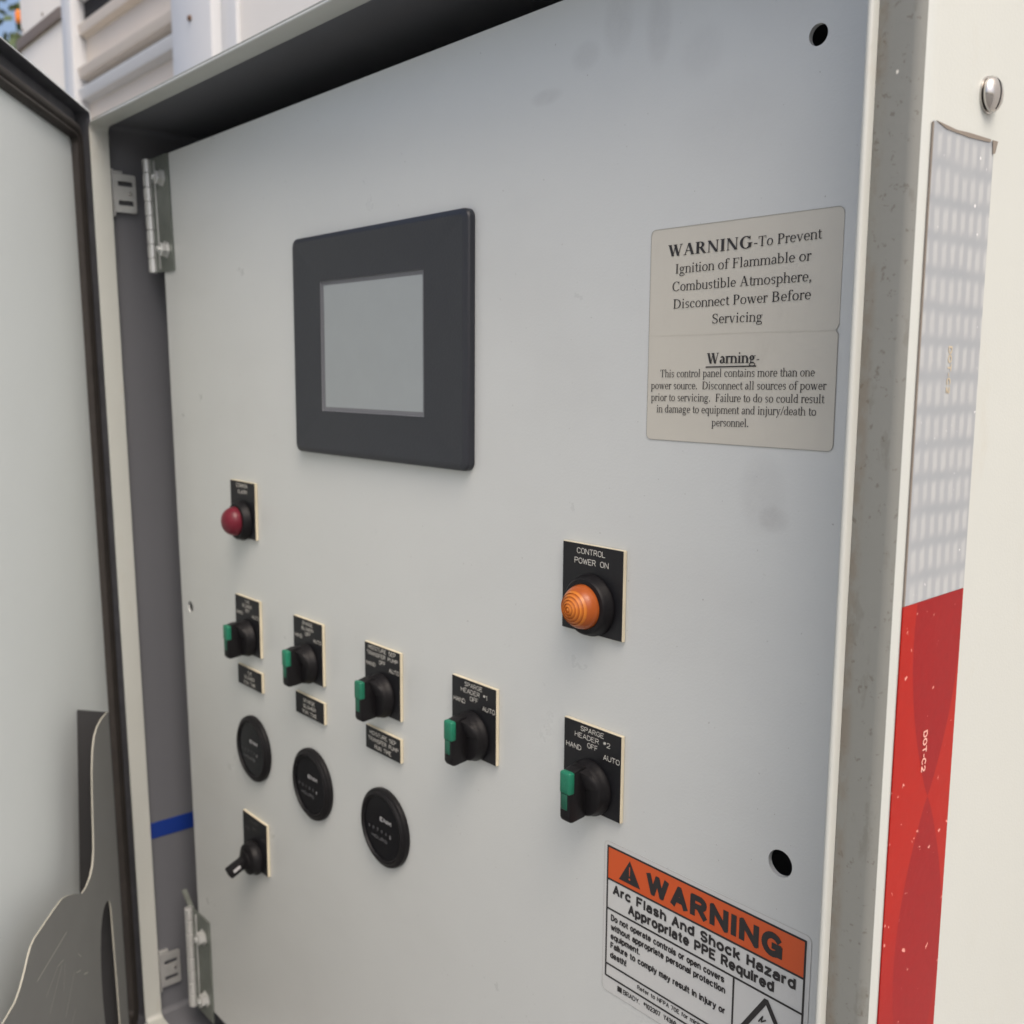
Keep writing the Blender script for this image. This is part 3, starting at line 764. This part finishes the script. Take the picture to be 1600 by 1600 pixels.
def make_selector(cx, zr, label, lines, group):
    """plate centred on cx, its top edge at zr; operator 35 mm below the top edge"""
    t = empty("selector_switch", (cx, 0, zr - .0352), label, "switch", group)
    pl = legend(t, cx - .0223, cx + .0223, zr - .0495, zr)
    mb = MB()
    for s, a, c, z, hh in lines: engrave(mb, s, cx + a, cx + c, zr + z, hh, FT)
    mb.build("lettering", "engr", pl, 0, fix=False)
    zc = zr - .0352
    mb = MB(); mb.lathe([(.0160, .0036), (.0160, .0052), (.0152, .0062), (.0150, .0085), (.0142, .0105), (.0120, .0112)], (cx, 0, zc), (0, -1, 0), 48)
    mb.build("base_ring", "black", t, 40)
    # knob: round cap cut away on both sides, leaving an upright grip
    prof = []
    def grip(u0, u1, y0, y1, zt, zb):
        return [(u0, zt), (u1, zt), (u1, zb), (u0, zb)]
    mb = MB()
    side = [(.0000, .0150), (.0045, .0150), (.0110, .0140), (.0130, .0120), (.0130, -.0126), (.0118, -.0148), (.0098, -.0152), (.0, -.0142)]   # (forward, up)
    bmk = bmesh.new()
    lo = [bmk.verts.new((cx - .0038, -.0105 - a, zc + u)) for a, u in side]; hi = [bmk.verts.new((cx + .0038, -.0105 - a, zc + u)) for a, u in side]
    bmk.faces.new(lo); bmk.faces.new(hi)
    for i in range(len(side)): bmk.faces.new((lo[i], lo[(i + 1) % 8], hi[(i + 1) % 8], hi[i]))
    bmesh.ops.bevel(bmk, geom=list(bmk.edges), offset=.0009, segments=2, profile=.5, affect='EDGES')
    mb.add(bmk)
    # shoulders: wedges of the round cap that slope down away from the grip's middle
    for sg in (-1, 1):
        pts = [(0.0038 * sg, .0140)] + [(.0142 * math.sin(R(a)) * sg, .0142 * math.cos(R(a))) for a in (20, 35, 50, 65, 80)]
        v0 = [(cx + u, -.0100, zc + v) for u, v in pts]
        v1 = [(cx + u, -.0100 - max(.0, .0085 * (1 - abs(u) / .0150)) * max(0, v / .0142), zc + v * .94) for u, v in pts]
        apex0 = (cx + .0038 * sg, -.0100, zc + .0015); apex1 = (cx + .0038 * sg, -.0125, zc + .0030)
        bb = bmesh.new()
        a0 = [bb.verts.new(p) for p in v0 + [apex0]]; a1 = [bb.verts.new(p) for p in v1 + [apex1]]
        k = len(a0)
        bb.faces.new(a0)
        for i in range(1, k - 1): bb.faces.new((a1[0], a1[i], a1[i + 1]))
        for i in range(k): bb.faces.new((a0[i], a0[(i + 1) % k], a1[(i + 1) % k], a1[i]))
        mb.add(bb)
    kn = mb.build("knob", "black", t, 40)
    mb = MB(); mb.box(cx - .0041, cx + .0041, -.0240, -.0195, zc + .0012, zc + .0141, .0013, 3)
    mb.build("pointer_insert", "green", kn, 60)
    mb = MB(); mb.box(cx - .0030, cx + .0022, -.0239, -.0205, zc - .0078, zc + .0014, .0007, 2)
    mb.build("insert_tail", "dkgreen", kn, 60)
    return t
HOA = [("HAND", -.0205, -.0082, -.0162, .0027), ("OFF", -.0037, .0046, -.0130, .0027), ("AUTO", .0088, .0212, -.0162, .0027)]
GS = "selector switches on the control panel"
ROW = -.1935
make_selector(-.7938, ROW, "selector switch farthest left, under the small red lamp", [("SVE", -.0035, .0050, -.0046, .0024), ("BLOWER", -.0085, .0085, -.0086, .0024)] + HOA, GS)
make_selector(-.6912, ROW, "selector switch labelled SPARGE BLOWER, second from the left", [("SPARGE", -.0085, .0080, -.0046, .0024), ("BLOWER", -.0090, .0090, -.0088, .0024)] + HOA, GS)
make_selector(-.5870, ROW, "selector switch labelled MOISTURE SEP TRANSFER PUMP, middle of five", [("MOISTURE SEP", -.0172, .0172, -.0040, .0026), ("TRANSFER PUMP", -.0195, .0197, -.0084, .0026)] + HOA, GS)
make_selector(-.4836, ROW - .0008, "selector switch labelled SPARGE HEADER #1 with green pointer", [("SPARGE", -.0092, .0088, -.0044, .0026), ("HEADER #1", -.0130, .0138, -.0086, .0026)] + HOA, GS)
make_selector(-.3786, ROW - .0014, "selector switch labelled SPARGE HEADER #2, nearest the orange hazard label", [("SPARGE", -.0092, .0091, -.0044, .0026), ("HEADER #2", -.0137, .0140, -.0087, .0026)] + HOA, GS)

# key / lever switch at lower left
t = empty("lever_switch", (-.7915, 0, -.4295), "small black lever switch low on the panel's left, lever sticking out", "switch")
pl = legend(t, -.8139, -.7690, -.4400, -.3926)
mb = MB()
for s, a, c, z, hh in (("ALARM", -.8000, -.7850, -.3985, .0022), ("HAND", -.8110, -.8010, -.4075, .0022), ("OFF", -.7960, -.7880, -.4045, .0022), ("AUTO", -.7790, -.7705, -.4090, .0022)): engrave(mb, s, a, c, z, hh, FT)
mb.build("lettering", "dimengr", pl, 0, fix=False)
mb = MB(); mb.lathe([(.0155, .0035), (.0155, .0055), (.0140, .0070), (.0135, .0110), (.0110, .0125)], (-.7915, 0, -.4292), (0, -1, 0), 40); mb.build("base_ring", "black", t, 40)
mb = MB()
mb.lathe([(.0085, .011), (.0085, .0140), (.0070, .0150)], (-.7915, 0, -.4292), (0, -1, 0), 28)
lev = mb.build("lever_boss", "black", t, 40)
mb = MB()
rot = Matrix.Translation((-.7915, -.014, -.4300)) @ Matrix.Rotation(R(24), 4, 'X')
mb.box(-.0042, .0042, -.0165, .001, -.0046, .0046, .0014, 2, mat=rot)
lv = mb.build("lever", "black", lev, 40)
mb = MB(); mb.box(.0042, .0046, -.0125, -.0055, -.0005, .0024, .0002, mat=rot); mb.build("lever_highlight", "whitetext_glint", lv, 0)  # pale patch added as a painted highlight on the lever

# nameplates under the first three switches
def nameplate(cx, zt, lines, label):
    t = empty("nameplate", (cx, 0, zt - .0175), label, "nameplate", "run time nameplates under the switches")
    p = legend(t, cx - .0221, cx + .0221, zt - .0175, zt, "plate")
    mb = MB()
    for s, a, c, z, hh in lines: engrave(mb, s, cx + a, cx + c, zt + z, hh, FT)
    mb.build("lettering", "engr", p, 0, fix=False)
nameplate(-.7928, -.2562, [("SVE", -.0035, .0045, -.0056, .0026), ("BLOWER", -.0092, .0092, -.0102, .0026), ("RUN TIME", -.0108, .0108, -.0150, .0026)], "small black nameplate reading SVE BLOWER RUN TIME, farthest left")
nameplate(-.6905, -.2562, [("SPARGE", -.0095, .0085, -.0056, .0026), ("BLOWER", -.0095, .0100, -.0102, .0026), ("RUN TIME", -.0110, .0110, -.0150, .0026)], "small black nameplate reading SPARGE BLOWER RUN TIME")
nameplate(-.5871, -.2562, [("MOISTURE SEP", -.0168, .0170, -.0054, .0027), ("TRANSFER PUMP", -.0190, .0198, -.0101, .0027), ("RUN TIME", -.0105, .0108, -.0150, .0027)], "small black nameplate reading MOISTURE SEP TRANSFER PUMP RUN TIME")

def pilot(cx, x0, x1, z0, z1, zc, label, lines, lens, ribs, txt="engr"):
    t = empty("pilot_light", (cx, 0, zc), label, "lamp", "pilot lights on the control panel")
    p = legend(t, x0, x1, z0, z1)
    mb = MB()
    for s, a, c, z, hh in lines: engrave(mb, s, a, c, z, hh, FT)
    mb.build("lettering", txt, p, 0, fix=False)
    mb = MB(); mb.lathe([(.0172, .0035), (.0172, .0050), (.0162, .0062), (.0160, .0088), (.0150, .0100), (.0126, .0102), (.0124, .0085)], (cx, 0, zc), (0, -1, 0), 48)
    mb.build("collar", "black", t, 40)
    prof = [(.0123, .0090), (.0123, .0108)]
    nn = 160 if ribs else 20
    for i in range(1, nn + 1):
        if ribs:
            r = .0123 * (1 - i / nn); h = .0108 + .0110 * (1 - (r / .0123) ** 2) ** .62
            if r < .0098: h += .0006 * (1 - (r / .00175) % 1.0) - .0003
        else:
            a = i / nn * PI / 2
            r = .0123 * math.cos(a) ** .92; h = .0108 + .0108 * math.sin(a)
        prof.append((max(r, 0), h))
    prof[-1] = (0, prof[-1][1])
    mb = MB(); mb.lathe(prof, (cx, 0, zc), (0, -1, 0), 48)
    mb.build("lens", lens, t, 30 if ribs else 60)
pilot(-.3803, -.4040, -.3578, -.1425, -.0928, -.1258, "amber ribbed pilot light on a CONTROL POWER ON plate", [("CONTROL", -.3930, -.3711, -.0982, .0029), ("POWER ON", -.3947, -.3686, -.1038, .0029)], "amber", True)
pilot(-.7963, -.8190, -.7740, -.1412, -.0928, -.1262, "dark red domed pilot light on a COMMON ALARM plate", [("COMMON", -.8075, -.7870, -.0980, .0031), ("ALARM", -.8050, -.7880, -.1032, .0031)], "red", False)

def meter(cx, zc, digits, label):
    t = empty("hour_meter", (cx, 0, zc), label, "hour meter", "round hour meters on the control panel")
    mb = MB(); mb.lathe([(.0292, .0002), (.0294, .0020), (.0290, .0034), (.0280, .0041), (.0270, .0043), (.0264, .0052), (.0254, .0058), (.0243, .0057), (.0234, .0042)], (cx, 0, zc), (0, -1, 0), 72, cap=False)
    bz = mb.build("bezel", "black", t, 28)
    mb = MB(); mb.lathe([(.0236, .0040), (.0, .0042)], (cx, 0, zc), (0, -1, 0), 48, cap=False)
    fc = mb.build("face", "lensblack", t, 40)
    f = onface(-.0045); mb = MB()
    sans(mb, "ENM", cx - .0026, cx + .0122, zc + .0054, .0032, f, .22)
    sans(mb, digits[-1], cx + .0098, cx + .0114, zc - .0045, .0026, f)
    mb.build("maker_mark", "whitetext_glint", fc, 0, fix=False)
    mb = MB()
    for i, d in enumerate(digits[:-1]): sans(mb, d, cx - .0170 + i * .0054, cx - .0154 + i * .0054, zc - .0038, .0024, f)
    sans(mb, "HOURS", cx - .0132, cx + .0070, zc - .0098, .0026, f)
    mb.build("hours_print", "dimtext", fc, 0, fix=False)
meter(-.7905, -.3285, "023719", "round black hour meter farthest left, above the lever switch")
meter(-.6900, -.3290, "051824", "round black hour meter under SPARGE BLOWER, middle of the three hour meters")
meter(-.5870, -.3290, "057943", "round black hour meter farthest right, under the MOISTURE SEP nameplate")

# touchscreen
t = empty("touchscreen", (-.590, 0, .02), "charcoal framed touchscreen with a blank grey display", "touchscreen")
hx0, hx1, hz0, hz1 = -.6985, -.4862, -.0605, .0985
sx0, sx1, sz0, sz1 = -.6565, -.5300, -.0283, .0650
def HL(i, y, r): return [(a, y, c) for a, c in rrect(hx0 + i, hx1 - i, hz0 + i, hz1 - i, r)]
def SL(i, y): return [(a, y, c) for a, c in rrect(sx0 + i, sx1 - i, sz0 + i, sz1 - i, .0006)]
mb = MB()
mb.loops([HL(0, -.0002, .006), HL(0, -.0040, .006), HL(.0006, -.0052, .006), HL(.0030, -.0064, .005), HL(.0046, -.0066, .0035)])
mb.loops([HL(.0046, -.0066, .0035), HL(.0050, -.00655, .0035)])
mb.loops([HL(.0050, -.00655, .0035), SL(0, -.0065)])
fr = mb.build("bezel", "bezel", t, 25)
mb = MB(); mb.loops([SL(0, -.0065), SL(.0004, -.0056), SL(.0030, -.0052)])
mb.build("display_rim", "screenrim", t, 25)
mb = MB(); mb.poly([(a, -.0052, c) for a, c in rrect(sx0 + .003, sx1 - .003, sz0 + .003, sz1 - .003, .0006)])
mb.build("display", "screen", t, 0)

# ------------------------------------------------------------------ stickers
# aged warning sticker
t = empty("warning_sticker", (-.293, 0, .02), "aged beige WARNING sticker with serif print and a fold across its middle", "sticker")
o = []
base = rrect(-.3462, -.2392, -.0328, .0712, .0028, 4)
for p in base: o.append(p)
pts = []
for i, p in enumerate(base):
    pts.append(p)
# notch half way down the right-hand edge
pts = base[:5] + base[5:]
right = [(-.2392, .0222), (-.2392, .0218), (-.2405, .0193), (-.2394, .0180)]
k = base.index(min(base, key=lambda p: (abs(p[0] + .2392) + abs(p[1] + .030))))
outl = base[:]  # starts at top right, goes anticlockwise
outl = outl + list(reversed(right))
lift = lambda x, z: .00018 + .0005 * math.exp(-((z - .0196) / .0011) ** 2) * min(1, max(0, (x + .330) / .02))
sm = plate_mesh("label_sheet", outl, [], -.00028, -.00004)
link("label_sheet", sm, "paper", t, 0)
mb = MB(); f = onface(-.00046)
ribbon(mb, [(-.3458, .0193), (-.318, .0191), (-.280, .0195), (-.2408, .0193)], .00013, f); mb.build("fold_line", "crease", t, 0, fix=False)
mb = MB()
ribbon(mb, [(a, c) for a, c in outl[:26]], .00022, onface(-.00044)); mb.build("edge_line", "dieline", t, 0, fix=False)
mb = MB(); f = onface(-.00052)
serif_line(mb, "WARNING", -.3352, -.2852, .0576, .0577, .0083, f, True)
serif_line(mb, "-To Prevent", -.2846, -.2495, .0579, .0586, .0068, f)
serif_line(mb, "Ignition of Flammable or", -.3303, -.2541, .0491, .0497, .0068, f)
serif_line(mb, "Combustible Atmosphere,", -.3319, -.2532, .0407, .0409, .0068, f)
serif_line(mb, "Disconnect Power Before", -.3311, -.2534, .0322, .0331, .0068, f)
serif_line(mb, "Servicing", -.3070, -.2780, .0243, .0244, .0068, f)
serif_line(mb, "Warning", -.3092, -.2808, .0053, .0057, .0076, f, True)
serif_line(mb, "-", -.2806, -.2788, .0056, .0057, .0066, f)
ribbon(mb, [(-.3094, .0037), (-.2807, .0042)], .0006, f)
serif_line(mb, "This control panel contains more than one", -.3381, -.2497, -.0014, -.0003, .0057, f)
serif_line(mb, "power source.  Disconnect all sources of power", -.3438, -.2437, -.0074, -.0061, .0057, f)
serif_line(mb, "prior to servicing.  Failure to do so could result", -.3436, -.2444, -.0133, -.0119, .0057, f)
serif_line(mb, "in damage to equipment and injury/death to", -.3399, -.2480, -.0190, -.0175, .0057, f)
serif_line(mb, "personnel.", -.3049, -.2833, -.0245, -.0240, .0057, f)
mb.build("print", "ink", t, 0, fix=False)

# orange-headed hazard label
t = empty("hazard_label", (-.303, 0, -.40), "white hazard label with an orange WARNING band about arc flash", "label")
bx0, bx1 = -.3668, -.2402
sm = plate_mesh("label_sheet", rrect(-.3695, -.2372, -.3485, -.2585, .003, 4), [], -.00022, -.00004); link("label_sheet", sm, "white", t, 0)
mb = MB(); mb.poly([(bx0, -.0003, -.2807), (bx1, -.0003, -.2807), (bx1, -.0003, -.2614), (bx0, -.0003, -.2614)]); mb.build("orange_band", "orange", t, 0)
mb = MB(); f = onface(-.0004)
W_ = .0011
for a, c in (((bx0, -.2614), (bx1, -.2618)), ((bx0, -.2806), (bx1, -.2808)), ((bx0, -.2982), (bx1, -.2988)), ((bx0, -.3316), (-.2796, -.3322)), ((bx0, -.3390), (bx1, -.3396)), ((bx0, -.2614), (bx0, -.3390)), ((bx1, -.2618), (bx1, -.3396)), ((-.2796, -.2985), (-.2796, -.3393))):
    ribbon(mb, [a, c], W_, f)
mb.build("border", "ink", t, 0, fix=False)
mb = MB(); f = onface(-.00046)
tri = [(-.3504, -.2644), (-.3581, -.2778), (-.3424, -.2778)]
mb.poly([f(*p) for p in tri])
sans(mb, "WARNING", -.3388, -.2516, -.2776, .0124, f, .26)
B2 = .022
sans(mb, "Arc Flash And Shock Hazard", -.3626, -.2443, -.2886, .0060, f, .225)
sans(mb, "Appropriate PPE Required", -.3508, -.2561, -.2956, .0060, f, .225)
sans(mb, "Do not operate controls or open covers", -.3634, -.2853, -.3047, .0039, f, .20)
sans(mb, "without appropriate personal protection", -.3634, -.2844, -.3103, .0039, f, .20)
sans(mb, "equipment.", -.3634, -.3415, -.3157, .0039, f, .20)
sans(mb, "Failure to comply may result in injury or", -.3634, -.2840, -.3213, .0039, f, .20)
sans(mb, "death!", -.3634, -.3512, -.3271, .0039, f, .20)
sans(mb, "Refer to NFPA 70E for minimum PPE", -.3428, -.2860, -.3362, .0026, f, .17)
mb.poly([f(-.3574, -.3446), f(-.3540, -.3446), f(-.3540, -.3414), f(-.3574, -.3414)])
sans(mb, "BRADY.", -.3530, -.3408, -.3445, .0030, f, .15)
sans(mb, "#102307", -.3379, -.3259, -.3443, .0030, f, .17)
sans(mb, "Y4369", -.3236, -.3150, -.3443, .0030, f, .17)
ribbon(mb, [(-.2735, -.3225), (-.2606, -.3022), (-.2598, -.3022), (-.2470, -.3225)], .0026, f)
ribbon(mb, [(-.2470, -.3225), (-.2735, -.3225)], .0026, f)
ribbon(mb, [(-.2640, -.3145), (-.2618, -.3108), (-.2625, -.3140), (-.2600, -.3120)], .0007, f)
mb.build("print", "ink", t, 0, fix=False)
mb = MB(); f = onface(-.00054)
mb.poly([f(-.3507, -.2680), f(-.3500, -.2680), f(-.35015, -.2733), f(-.35055, -.2733)][::-1])
mb.poly([f(-.3503 + .0006 * math.cos(R(45 * i)), -.2751 + .0006 * math.sin(R(45 * i))) for i in range(8)])
mb.build("exclamation_mark", "orange", t, 0, fix=False)
mb = MB(); f = onface(-.00034)
er = rrect(-.3694, -.2373, -.3484, -.2586, .003, 4)
ribbon(mb, er + er[:1], .00014, f)
mb.build("edge_line", "dieline", t, 0)

# blue tape strip on the inner left wall
mb = MB(); xw = XL - .010
mb.box(xw + .0001, xw + .0006, -.0285, .060, -.4800, -.4630)
mb.box(xw + .0001, xw + .0006, -.0285, -.0225, -.4828, -.4799)
tag(mb.build("blue_tape", "blue", None, 0), "strip of blue tape across the cabinet's inner left wall", "tape")

# red and white reflective tape on the cream side
t = empty("reflective_tape", (XS, -.012, -.3), "silver and red reflective tape running down the cabinet's cream side", "tape")
ty0, ty1 = -.0388, .0090
def side(x): return lambda y, z: (x, y, z)
xs = XS + .0005
def sheet(y_z, name, mat, th=.0005):
    mb = MB(); mb.prism(y_z, .0, th, lambda u, v, hh: (XS + .00005 + hh, u, v)); return mb.build(name, mat, t, 0)
w0 = [(ty0, .0895), (ty0, -.0858), (ty1 + .0004, -.0852), (ty1 + .0004, .0865)]
top = [(ty1 + .0022, .0885), (ty1 - .003, .0893), (-.004, .0892), (-.020, .0886), (-.032, .0892)]
wh = sheet([(ty0, .0895), (ty0, -.0858), (ty1, -.0850), (ty1, .0855), (ty1 + .0020, .0890), (ty1 - .003, .0893), (-.010, .0888), (-.022, .0884), (-.034, .0893)], "silver_section", "tapew")
mb = MB(); mb.prism([(ty1 - .0012, .0845), (ty1 + .0004, .0850), (ty1 + .0024, .0897), (ty1 - .002, .0896)], 0, .0003, lambda u, v, hh: (XS + .0007 + hh, u, v)); mb.prism([(ty0 + .001, .0897), (-.030, .0880), (-.012, .0877), (ty1 - .004, .0885), (ty1 - .003, .0897), (-.012, .0894), (-.022, .0889)], 0, .0002, lambda u, v, hh: (XS + .0006 + hh, u, v))
mb.build("curled_end", "tapeback", wh, 0)
mb = MB(); mb.box(XS + .00005, XS + .0006, ty0 - .0009, ty0 - .0001, -.0858, .0890); mb.build("dirty_edge", "tapeback", wh, 0)
rd = sheet([(ty0 - .0010, -.0860), (ty0 - .0010, -.95), (ty1, -.95), (ty1, -.0852)], "red_section", "taper")
def side_text(mb, s, yc, h, z0, z1, x, b=.2):
    """letters turned a quarter, reading downwards; tops towards +Y"""
    sans(mb, s, 0.0, abs(z1 - z0), 0.0, h, lambda u, v: (x, yc - h / 2 + v, z0 - u), b)
mb = MB(); side_text(mb, "DOT-C2", -.0160, .0030, .0115, -.0065, XS + .0007); mb.build("lettering", "taletter", wh, 0, fix=False)
mb = MB(); side_text(mb, "DOT-C2", -.0160, .0036, -.1395, -.1568, XS + .0007); mb.build("lettering", "redletter", rd, 0, fix=False)

# ------------------------------------------------------------------ trailer wall behind
YB = 0.35
t = empty("trailer", (-1.6, YB + .6, -1.0), "cream trailer wall with louvred vent rising behind the cabinet", "trailer")
mb = MB()
mb.box(-1.475, 1.2, YB, YB + .04, -1.0, 1.6, .002)
mb.build("right_wall", "wallcream", t)
mb = MB()
mb.prism(rrect(-2.565, -2.205, YB - .004, YB + 1.2, .05, 6), -1.0, .706, lambda u, v, hh: (u, v, hh))
mb.build("corner_wall", "wallcream", t)
mb = MB(); mb.prism(rrect(-2.570, -2.19, YB - .012, YB + 1.2, .05, 6), .706, .728, lambda u, v, hh: (u, v, hh), bev=.004); mb.build("drip_rail", "ledge", t)
mb = MB(); mb.prism(rrect(-2.562, -2.195, YB - .004, YB + 1.2, .06, 6), .728, 1.6, lambda u, v, hh: (u, v, hh)); up = mb.build("upper_wall", "wallcream", t)
for q in (-2.53, -2.50, -2.36):
    mb = MB(); mb.lathe([(.004, 0), (.003, .002), (0, .003)], (q, YB - .004, .745), (0, -1, 0), 10); mb.build("rivet", "ledge", up)
mb = MB(); mb.box(-2.205, -2.150, YB - .018, YB + .02, -1.0, 1.6, .003); mb.build("side_strip", "alu", t)
mb = MB(); mb.box(-2.150, -1.672, YB + .01, YB + .03, -1.0, 1.6); lv = mb.build("louvre_panel", "beige", t)
def slat(z, d, h, mat):
    mb = MB(); mb.prism([(YB + .012, z - h), (YB - d * .55, z - h * .75), (YB - d, z - h * .12), (YB - d, z), (YB - d + .004, z + .003), (YB + .012, z + .003)], -2.149, -1.673, lambda u, v, hh: (hh, u, v))
    mb.build("slat", mat, lv, 25)
slat(.672, .006, .024, "beige"); slat(.590, .010, .022, "beige"); slat(.551, .010, .026, "alu"); slat(.74, .006, .024, "alu")
mb = MB(); mb.box(-2.149, -1.673, YB + .0085, YB + .0098, .556, .566); mb.box(-2.149, -1.673, YB + .0085, YB + .0098, .682, .735); mb.build("vent_gap", "hole", lv, 0)
mb = MB(); mb.box(-1.672, -1.526, YB - .022, YB + .02, -1.0, 1.6, .004); po = mb.build("post", "alu", t)
mb = MB(); mb.lathe([(.005, 0), (.0045, .003), (.002, .0045), (0, .0045)], (-1.598, YB - .022, .548), (0, -1, 0), 14); mb.build("rivet", "rusty", po)
mb = MB(); mb.box(-1.526, -1.475, YB - .006, YB + .02, -1.0, 1.6, .003); mb.build("trim_strip", "alu", t)
mb = MB(); mb.box(-2.572, -2.552, YB + .0, YB + .03, .778, .806, .006, 3); mb.build("marker_lamp", "lampor", t)

# ------------------------------------------------------------------ tree far behind on the left
def tree(x, y, h, seed, label, cr=1.6):
    rnd = random.Random(seed)
    t = empty("tree", (x, y, -1.45), label, "tree")
    mb = MB(); mb.lathe([(.16, 0), (.12, h * .4), (.05, h * .85), (.01, h)], (x, y, -1.45), (0, 0, 1), 12)
    for i in range(9):
        a = rnd.random() * 6.28; z = -1.45 + h * (.35 + .05 * i)
        d = Vector((math.cos(a), math.sin(a), .6)).normalized()
        mb.lathe([(.04, 0), (.012, cr * .8)], (x, y, z), d, 8)
    mb.build("trunk", "bark", t)
    mb = MB()
    for c in range(150):
        a = rnd.random() * 6.28; r = cr * math.sqrt(rnd.random()); z = -1.45 + h * (.33 + .67 * rnd.random())
        cc = Vector((x + r * math.cos(a), y + r * math.sin(a), z)); sp = rnd.uniform(.15, .38)
        for k in range(rnd.randint(30, 80)):
            p = cc + Vector((rnd.gauss(0, sp), rnd.gauss(0, sp), rnd.gauss(0, sp * .7)))
            u = Vector((rnd.gauss(0, 1), rnd.gauss(0, 1), rnd.gauss(0, 1))).normalized(); v = u.orthogonal().normalized()
            q = rnd.uniform(.04, .09)
            mb.poly([p - u * q, p + v * q * .5, p + u * q, p - v * q * .5])
    link("crown", mb.mesh("crown", False), "leaf", t, 0)
tree(-9.6, 3.2, 6.2, 3, "leafy tree in the far background past the trailer's corner", 1.9)
